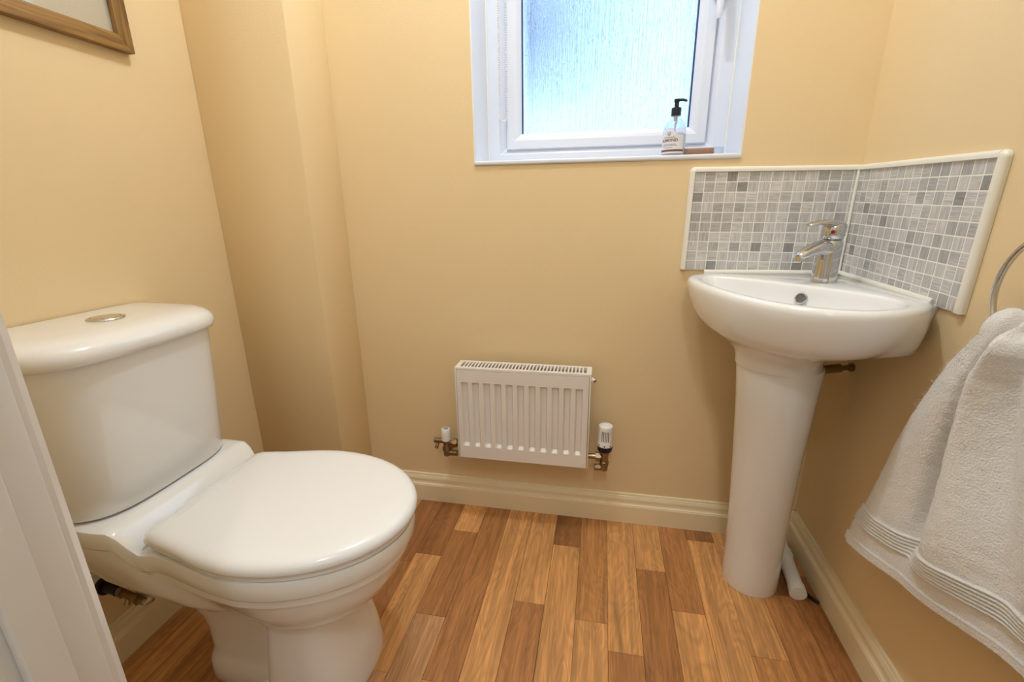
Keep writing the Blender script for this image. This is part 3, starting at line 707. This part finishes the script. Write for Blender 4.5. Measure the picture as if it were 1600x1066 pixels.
# thermostatic valve (towards the basin)
vx, vy = -0.5735, -0.072
vb = MB().lathe([(0.0115,0.222),(0.0115,0.238),(0.0135,0.240),(0.0135,0.250),(0.0115,0.252),(0.0115,0.272),(0.013,0.274),(0.0145,0.284),(0.0145,0.29)], (vx,vy,0), n=18)
vb.tube([(vx-0.006,vy,0.264),(RX1+0.002,vy,0.264)], 0.0085, 14).tube([(vx-0.012,vy,0.264),(vx-0.026,vy,0.264)], 0.0145, 6)
vb.tube([(vx,vy,0.229),(vx-0.028,vy-0.004,0.229)], 0.0095, 14).tube([(vx-0.012,vy-0.0015,0.229),(vx-0.024,vy-0.003,0.229)], 0.0105, 6)
vb.tube([(vx,vy,0.230),(vx,-0.002,0.222)], 0.0075, 12)
trv = vb.build('thermostatic_valve', 'brass', rad, smooth=40)
MB().lathe([(0.0185,0.286),(0.0215,0.290),(0.0222,0.300),(0.0222,0.306)], (vx,vy,0), n=32).build('collar', 'lens', trv, smooth=40)
MB().lathe([(0.0225,0.3055),(0.0225,0.315),(0.0215,0.318),(0.0205,0.352),(0.0212,0.3635),(0.0195,0.369),(0.013,0.3715),(0.0,0.372)], (vx,vy,0), n=40, cap=False).build('valve_head', 'plasticwhite', trv, smooth=40)
b = MB(); 
for k in range(5):
    a = math.radians(-118 + k*13); r_ = 0.0212; p = Vector((vx + r_*math.cos(a), vy + r_*math.sin(a), 0)); td = Vector((-math.sin(a), math.cos(a), 0)); nd = Vector((math.cos(a), math.sin(a), 0))
    q0 = []
    for z in (0.324, 0.357):
        q0.append([p + td*0.0011 - nd*0.003 + Vector((0,0,z)), p + td*0.0011 + nd*0.0004 + Vector((0,0,z)), p - td*0.0011 + nd*0.0004 + Vector((0,0,z)), p - td*0.0011 - nd*0.003 + Vector((0,0,z))])
    b.rings(q0)
b.build('vent_slots', mat('valve_slot_grey', srgb(120,112,104), 0.6), trv)
b = MB()
for k in range(3):
    a = math.radians(-140 + k*45); r_ = 0.0222; p = Vector((vx + r_*math.cos(a), vy + r_*math.sin(a), 0.3105)); nd = Vector((math.cos(a), math.sin(a), 0))
    b.tube([p - nd*0.001, p + nd*0.0007], 0.0022, 8)
b.build('setting_marks', 'lens', trv)
# lockshield valve (towards the toilet)
vx = -1.0690
vb = MB().lathe([(0.0105,0.222),(0.0105,0.238),(0.0135,0.241),(0.0135,0.251),(0.011,0.254),(0.011,0.276),(0.013,0.279)], (vx,vy,0), n=18)
vb.tube([(vx+0.004,vy,0.268),(RX0-0.002,vy,0.268)], 0.0085, 14).tube([(vx+0.022,vy,0.268),(vx+0.036,vy,0.268)], 0.0145, 6)
vb.tube([(vx-0.004,vy,0.272),(vx-0.040,vy,0.272)], 0.0085, 14).tube([(vx-0.026,vy,0.270),(vx-0.032,vy-0.012,0.250)], 0.0055, 10)
vb.tube([(vx,vy,0.232),(vx+0.034,vy,0.232)], 0.009, 14).tube([(vx,vy,0.230),(vx,-0.002,0.222)], 0.0075, 12)
ls = vb.build('lockshield_valve', 'brass', rad, smooth=40)
MB().lathe([(0.0150,0.277),(0.0150,0.300),(0.0140,0.314),(0.0125,0.3165),(0.0098,0.317),(0.0095,0.313),(0,0.313)], (vx,vy,0), n=30, cap=False).build('valve_cap', 'plasticwhite', ls, smooth=40)
MB().lathe([(0.0085,0.3135),(0.008,0.3155),(0,0.3155)], (vx,vy,0), n=20, cap=False).build('cap_inset', mat('cap_inset_grey', srgb(150,146,140), 0.4), ls, smooth=40)

# ------------------------------------------------------------------ picture
px = LX; PY1, PZB = -0.341, 1.3222; PWd, PHt, FWd, FD = 0.46, 0.56, 0.030, 0.020
pic = thing('picture_frame', 'oak framed picture hanging above the toilet cistern', 'picture', (px, PY1 - PWd/2, PZB))
pic.rotation_euler = (0, 0, 0)
def bar(a, c, d, e, nm):
    MB().rings([[(px+0.0012, y, z) for y, z in (a, c, d, e)], [(px+FD, y, z) for y, z in (a, c, d, e)]]).build(nm, 'oak_v' if nm == 'frame_stile' else 'oak', pic, bevel=0.0008)
y0, y1, z0, z1 = PY1-PWd, PY1, PZB, PZB+PHt; tl = 0.055   # hangs a touch out of level
def pp(y, z): return (y, z + (y - y1)*tl*0.0)
bar(pp(y0,z0), pp(y1,z0), pp(y1-FWd,z0+FWd), pp(y0+FWd,z0+FWd), 'frame_rail'); bar(pp(y0,z1), pp(y1,z1), pp(y1-FWd,z1-FWd), pp(y0+FWd,z1-FWd), 'frame_rail')
bar(pp(y1,z0), pp(y1,z1), pp(y1-FWd,z1-FWd), pp(y1-FWd,z0+FWd), 'frame_stile'); bar(pp(y0,z0), pp(y0,z1), pp(y0+FWd,z1-FWd), pp(y0+FWd,z0+FWd), 'frame_stile')
MB().box(px+0.002, px+0.008, y0+FWd-0.004, y1-FWd+0.004, z0+FWd-0.004, z1-FWd+0.004).build('mount_board', mat('cream_mount_board', srgb(226,220,206), 0.7), pic)
MB().box(px+0.009, px+0.011, y0+FWd-0.003, y1-FWd+0.003, z0+FWd-0.003, z1-FWd+0.003).build('picture_glazing', 'picglass', pic)

# ------------------------------------------------------------------ things on the sill
SZ = WZ0 + 0.012
bx_, by_ = -0.4335, 0.045
bot = thing('soap_bottle', 'clear pump bottle with a pale ALMOND label on the window sill', 'bottle', (bx_, by_, SZ))
R0 = 0.0288
prof = [(0.0,0),(0.024,0),(0.0275,0.002),(R0,0.006),(R0,0.055),(0.0285,0.062),(0.0268,0.070),(0.0235,0.0785),(0.019,0.0855),(0.0145,0.0905),(0.0115,0.0935),(0.0105,0.096),(0.0105,0.104)]
MB().lathe(prof, (bx_,by_,SZ), n=40, cap=False).build('bottle_body', 'clear', bot, smooth=40)
MB().lathe([(0.0,0.003),(0.0268,0.003),(0.0275,0.006),(0.0275,0.054),(0.0,0.054)], (bx_,by_,SZ), n=32, cap=False).build('lotion', mat('milky_lotion', srgb(214,216,228), 0.4), bot, smooth=30)
def cyl(a, z, r): return (bx_ + r*math.sin(a), by_ - r*math.cos(a), SZ + z)
# wrap-round label, arched at the top; facing a little towards the toilet side
LA = math.radians(-33)
b = MB(); n = 40; lo, hi = [], []
for k in range(n+1):
    a = math.radians(-78 + 156*k/n); arch = 0.0515 + 0.0115*math.sqrt(max(0, 1 - (a/math.radians(36))**2)) if abs(a) < math.radians(36) else 0.0515
    lo.append(cyl(a+LA, 0.0045, R0+0.0003)); hi.append((a, arch))
rows = []
for q_ in range(9):
    rows.append([])
    for k in range(n+1):
        a, arch = hi[k]; z = lerp(0.0045, arch, q_/8); r_ = interp([(0.055,R0),(0.062,0.0285),(0.070,0.0268)], z) + 0.0004
        rows[-1].append(cyl(a+LA, z, r_))
b.rings(rows, False, False, closed=False); lab = b.build('label', 'label', bot, smooth=60)
def band(z0_, z1_, m_, nm):
    MB().rings([[cyl(math.radians(-80 + 160*k/36)+LA, z, R0+0.0008) for k in range(37)] for z in (z0_, z1_)], False, False, closed=False).build(nm, m_, lab, smooth=60)
band(0.0105, 0.0155, 'brownink', 'brown_band'); band(0.005, 0.006, 'brownink', 'brown_line')
def text_on(txt, size, z, m_, nm, wide=1.0, a0=0.0):
    cu = bpy.data.curves.new('t', 'FONT'); cu.body = txt; cu.size = size; cu.align_x = 'CENTER'; cu.resolution_u = 2; cu.offset = size*0.02
    to = bpy.data.objects.new('t', cu); COL.objects.link(to); bpy.context.view_layer.update()
    me = bpy.data.meshes.new_from_object(to.evaluated_get(bpy.context.evaluated_depsgraph_get()))
    bpy.data.objects.remove(to); bpy.data.curves.remove(cu)
    for v in me.vertices:
        a = v.co.x*wide/R0 + LA + a0; zz = z + v.co.y; r_ = interp([(0.055,R0),(0.062,0.0285),(0.070,0.0268)], zz) + 0.0009
        v.co = cyl(a, zz, r_)
    me.materials.clear(); me.materials.append(M[m_]); me.name = nm
    o = bpy.data.objects.new(nm, me); COL.objects.link(o); attach(o, lab)
text_on('ALMOND', 0.0098, 0.0345, 'brownink', 'lettering', 1.08)
text_on('THE BODY SHOP', 0.0034, 0.0435, 'darkink', 'lettering', 1.15)
b = MB()
for z, a0, a1 in ((0.0275,-32,32),(0.0245,-36,36),(0.0195,-26,20)):
    aa = a0
    while aa < a1:
        l_ = random.uniform(3, 8)
        b.rings([[cyl(math.radians(aa + l_*k/3)+LA, zz, R0+0.0008) for k in range(4)] for zz in (z, z+0.0011)], False, False, closed=False); aa += l_ + 1.6
b.build('small_print', 'darkink', lab)
b = MB()
def arc_patch(cz, r0, r1, t0, t1, n=12):
    rr = [[], []]
    for k in range(n+1):
        t = math.radians(lerp(t0, t1, k/n))
        for q_, r_ in enumerate((r0, r1)):
            z = cz + r_*math.cos(t); rad_ = interp([(0.055,R0),(0.062,0.0285),(0.070,0.0268)], z) + 0.0009
            rr[q_].append(cyl(r_*math.sin(t)/R0 + LA, z, rad_))
    b.rings(rr, False, False, closed=False)
for t0, t1 in ((15, 95), (100, 175), (185, 260), (265, 345)): arc_patch(0.0535, 0.0032, 0.0043, t0, t1)
arc_patch(0.0522, 0.0, 0.0018, -60, 60, 6); arc_patch(0.0505, 0.0, 0.0022, -28, 28, 6)
b.build('emblem', 'darkink', lab)
MB().lathe([(0.0122,0.0985),(0.0122,0.1165),(0.0105,0.1180),(0.0055,0.1182),(0.0055,0.131),(0.0055,0.132)], (bx_,by_,SZ), n=30).build('pump_collar', 'black', bot, smooth=40)
hp = MB().lathe([(0.0068,0.131),(0.0075,0.133),(0.0072,0.1375),(0.004,0.1388)], (bx_,by_,SZ), n=24)
hp.tube([(bx_+0.002,by_,SZ+0.1358),(bx_+0.014,by_-0.004,SZ+0.1352),(bx_+0.024,by_-0.007,SZ+0.1315)], [0.0038,0.0034,0.0026], 12)
hp.build('pump_nozzle', 'black', bot, smooth=45)
MB().tube([(bx_,by_,SZ+0.098),(bx_,by_,SZ+0.080)], 0.0048, 14).tube([(bx_,by_,SZ+0.080),(bx_+0.002,by_,SZ+0.008)], 0.0026, 10).build('dip_tube', mat('translucent_grey_plastic', srgb(190,196,214), 0.3), bot, smooth=50)

so = thing('soap_box', 'clear box holding a tan soap bar on the window sill', 'soap', (-0.36, 0.075, SZ))
MB().box(-0.404, -0.330, 0.048, 0.088, SZ+0.0012, SZ+0.0195).build('soap_bar', 'soap', so, bevel=0.002)
MB().box(-0.4055, -0.3065, 0.0465, 0.0895, SZ+0.0002, SZ+0.0208).build('clear_case', 'clear', so, bevel=0.0008)

# roller blind above, with its bead chain hanging in the reveal
rb = thing('roller_blind', 'white roller blind with hanging bead chain in the window reveal', 'blind', (-0.62, 0.10, WZ1-0.03))
MB().tube([(WX0+0.03,0.105,WZ1-0.03),(WX1-0.02,0.105,WZ1-0.03)], 0.018, 20).build('rolled_fabric', 'plasticwhite', rb, smooth=60)
MB().box(WX0+0.0045, WX0+0.03, 0.085, 0.128, WZ1-0.055, WZ1-0.0045).box(WX1-0.02, WX1-0.0045, 0.085, 0.128, WZ1-0.055, WZ1-0.0045).build('bracket', 'pvc', rb, bevel=0.002)
b = MB(); cpts = []
xl, xr, zb = -0.9165, -0.8955, 1.238
z = WZ1 - 0.03
while z > zb: cpts.append((xl, 0.12, z)); z -= 0.006
for k in range(1, 7): 
    a = PI - PI*k/7; cpts.append(((xl+xr)/2 + (xr-xl)/2*math.cos(a), 0.12, zb - 0.011*math.sin(a)))
z = zb
while z < WZ1 - 0.03: cpts.append((xr, 0.12, z)); z += 0.006
b.tube(cpts, 0.0007, 5)
for x, y, z in cpts:
    r_ = 0.0027
    vs_ = [(x, y, z-r_)] + [(x + r_*0.8*math.cos(a), y + r_*0.8*math.sin(a), z + h_) for h_ in (-r_*0.5, r_*0.5) for a in [2*PI*k/6 for k in range(6)]] + [(x, y, z+r_)]
    fs = [(0, 1+(k+1)%6, 1+k) for k in range(6)] + [(1+k, 1+(k+1)%6, 7+(k+1)%6, 7+k) for k in range(6)] + [(13, 7+k, 7+(k+1)%6) for k in range(6)]
    b.add(vs_, fs)
tag(b.build('bead_chain', 'plasticwhite', rb, smooth=80), kind='stuff')

# ------------------------------------------------------------------ towel ring and towel
RC = Vector((-0.042, -0.621, 0.866)); RR = 0.09
ring = thing('towel_ring', 'chrome towel ring on the wall beside the splashback', 'towel ring', (0, RC.y, RC.z + RR))
MB().tube([(RC.x, RC.y + RR*math.sin(2*PI*k/64), RC.z + RR*math.cos(2*PI*k/64)) for k in range(65)], 0.0042, 14, cap=False).build('ring', 'chrome', ring, smooth=60)
MB().lathe([(0.027,-0.0003),(0.027,-0.006),(0.022,-0.010),(0.011,-0.013),(0.009,-0.034),(0.011,-0.040),(0.011,-0.048),(0.008,-0.051)], (0, RC.y, RC.z+RR+0.002), ax='X', n=30).build('wall_mount', 'chrome', ring, smooth=45)

NU, NV = 240, 330
def left_edge(v):   # y,z of the free edge in the plane of the towel, v 0 at the ring to 1 at the hem
    tab_y = [(0,-0.548),(0.1,-0.512),(0.2,-0.487),(0.35,-0.455),(0.5,-0.428),(0.65,-0.406),(0.8,-0.386),(0.92,-0.365),(1,-0.362)]
    return interp(tab_y, v)
def fold(u, v):
    # distance out from the wall added by the folds
    a = sstep(0.0, 0.55, v)
    f = 0.0
    f -= 0.052 * math.exp(-((u - lerp(0.30, 0.36, v)) / 0.042) ** 2) * lerp(0.35, 1, sstep(0.05, 0.5, v)) * (1 - 0.85*sstep(0.66, 0.97, v))
    f += 0.024 * math.exp(-((u - lerp(0.42, 0.50, v)) / 0.09) ** 2)
    f += 0.013 * math.exp(-((u - lerp(0.16, 0.17, v)) / 0.10) ** 2) * a
    f -= 0.012 * math.exp(-((u - lerp(0.60, 0.70, v)) / 0.06) ** 2)
    f += 0.012 * math.exp(-((u - lerp(0.76, 0.84, v)) / 0.08) ** 2)
    f *= 1 - 0.75*sstep(0.7, 1.0, v)
    f -= 0.010 * (1 - sstep(0, 0.07, u))
    return f
def towel_point(u, v, layer):
    # layer 0 front sheet, 1 back sheet
    yl = left_edge(v); yr = lerp(-0.700, -0.90, sstep(0, 1.0, v)**0.8)
    y = lerp(yl, yr, u)
    zh = lerp(0.292, 0.430, min(1, (u/0.78))**1.0) if layer == 0 else lerp(0.40, 0.46, u)
    zt_ = 0.800 + 0.010*math.sin(u*9)
    z = lerp(zt_, zh, v)
    base = 0.066 if layer == 0 else 0.020
    d = base + (fold(u, v) if layer == 0 else 0.15*fold(u, v)) + (0.006*math.sin(v*7 + u*5)*v if layer == 0 else 0)
    if layer == 0: d += 0.020*sstep(0.1, 0.9, v)*u
    return Vector((-max(0.010, d), y, z))
verts = []; fcs = []
rows = []
nvb = 60; nar = 18
for j in range(NV, -1, -1): rows.append(('f', j / NV))
for k in range(1, nar): rows.append(('a', k / nar))
for j in range(0, nvb + 1): rows.append(('b', j / nvb))
grid = []
for kind, q_ in rows:
    r = []
    for i in range(NU + 1):
        u = i / NU
        if kind == 'f': p = towel_point(u, q_, 0)
        elif kind == 'b': p = towel_point(u, q_, 1)
        else:
            A, B = towel_point(u, 0, 0), towel_point(u, 0, 1); a = PI*q_
            p = (A + B)*0.5 + (A - B)*0.5*math.cos(a) + Vector((0, 0, (0.030 + 0.006*math.sin(u*11))*math.sin(a)))
        r.append(p)
    grid.append(r)
# normals and pile
nr_ = len(grid); out = []
for j in range(nr_):
    kind, q_ = rows[j]; row = []
    for i in range(NU + 1):
        du = grid[j][min(i+1, NU)] - grid[j][max(i-1, 0)]; dv = grid[min(j+1, nr_-1)][i] - grid[max(j-1, 0)][i]
        n_ = dv.cross(du); n_.normalize() if n_.length > 1e-9 else None
        p = grid[j][i]
        h_ = 0.0
        if kind != 'b':
            v_ = q_ if kind == 'f' else 0
            # woven band near the hem
            bnd = 0.80 < v_ < 0.885
            if bnd: h_ = 0.0020*math.cos((v_ - 0.80)/0.085*2*PI*6) - 0.003
            elif v_ > 0.965: h_ = -0.003 + 0.0005*noise.noise(p*300)
            else: h_ = 0.0007*noise.noise(p*420) + 0.0010*noise.noise(p*60)
            if abs(v_ - 0.962) < 0.004: h_ = -0.0035
        row.append(p + n_*h_)
    out.append(row)
b = MB(); b.v = [tuple(p) for r in out for p in r]; k_ = NU + 1
b.f = [(j*k_+i, j*k_+i+1, (j+1)*k_+i+1, (j+1)*k_+i) for j in range(nr_-1) for i in range(NU)]
tw = b.build('hand_towel', 'towel', None, smooth=180)
so_ = tw.modifiers.new('thickness', 'SOLIDIFY'); so_.thickness = 0.007; so_.offset = -1
ps = tw.modifiers.new('pile', 'PARTICLE_SYSTEM').particle_system; st_ = ps.settings
st_.type = 'HAIR'; st_.count = 70000; st_.hair_length = 0.0045; st_.hair_step = 2; st_.display_step = 2; st_.render_step = 2
st_.root_radius = 0.35; st_.tip_radius = 0.18; st_.radius_scale = 0.001; st_.brownian_factor = 0.003; st_.factor_random = 0.003
st_.use_advanced_hair = True; st_.length_random = 0.5; st_.material = 1
vg = tw.vertex_groups.new(name='pile')
for j in range(nr_):
    kind, q_ = rows[j]
    if kind == 'a' or (kind == 'f' and not 0.80 < q_ < 0.885 and q_ < 0.965): vg.add(list(range(j*k_, (j+1)*k_)), 1.0, 'REPLACE')
ps.vertex_group_density = 'pile'
tag(tw, 'white terry hand towel with ribbed band hanging from the towel ring', 'towel')
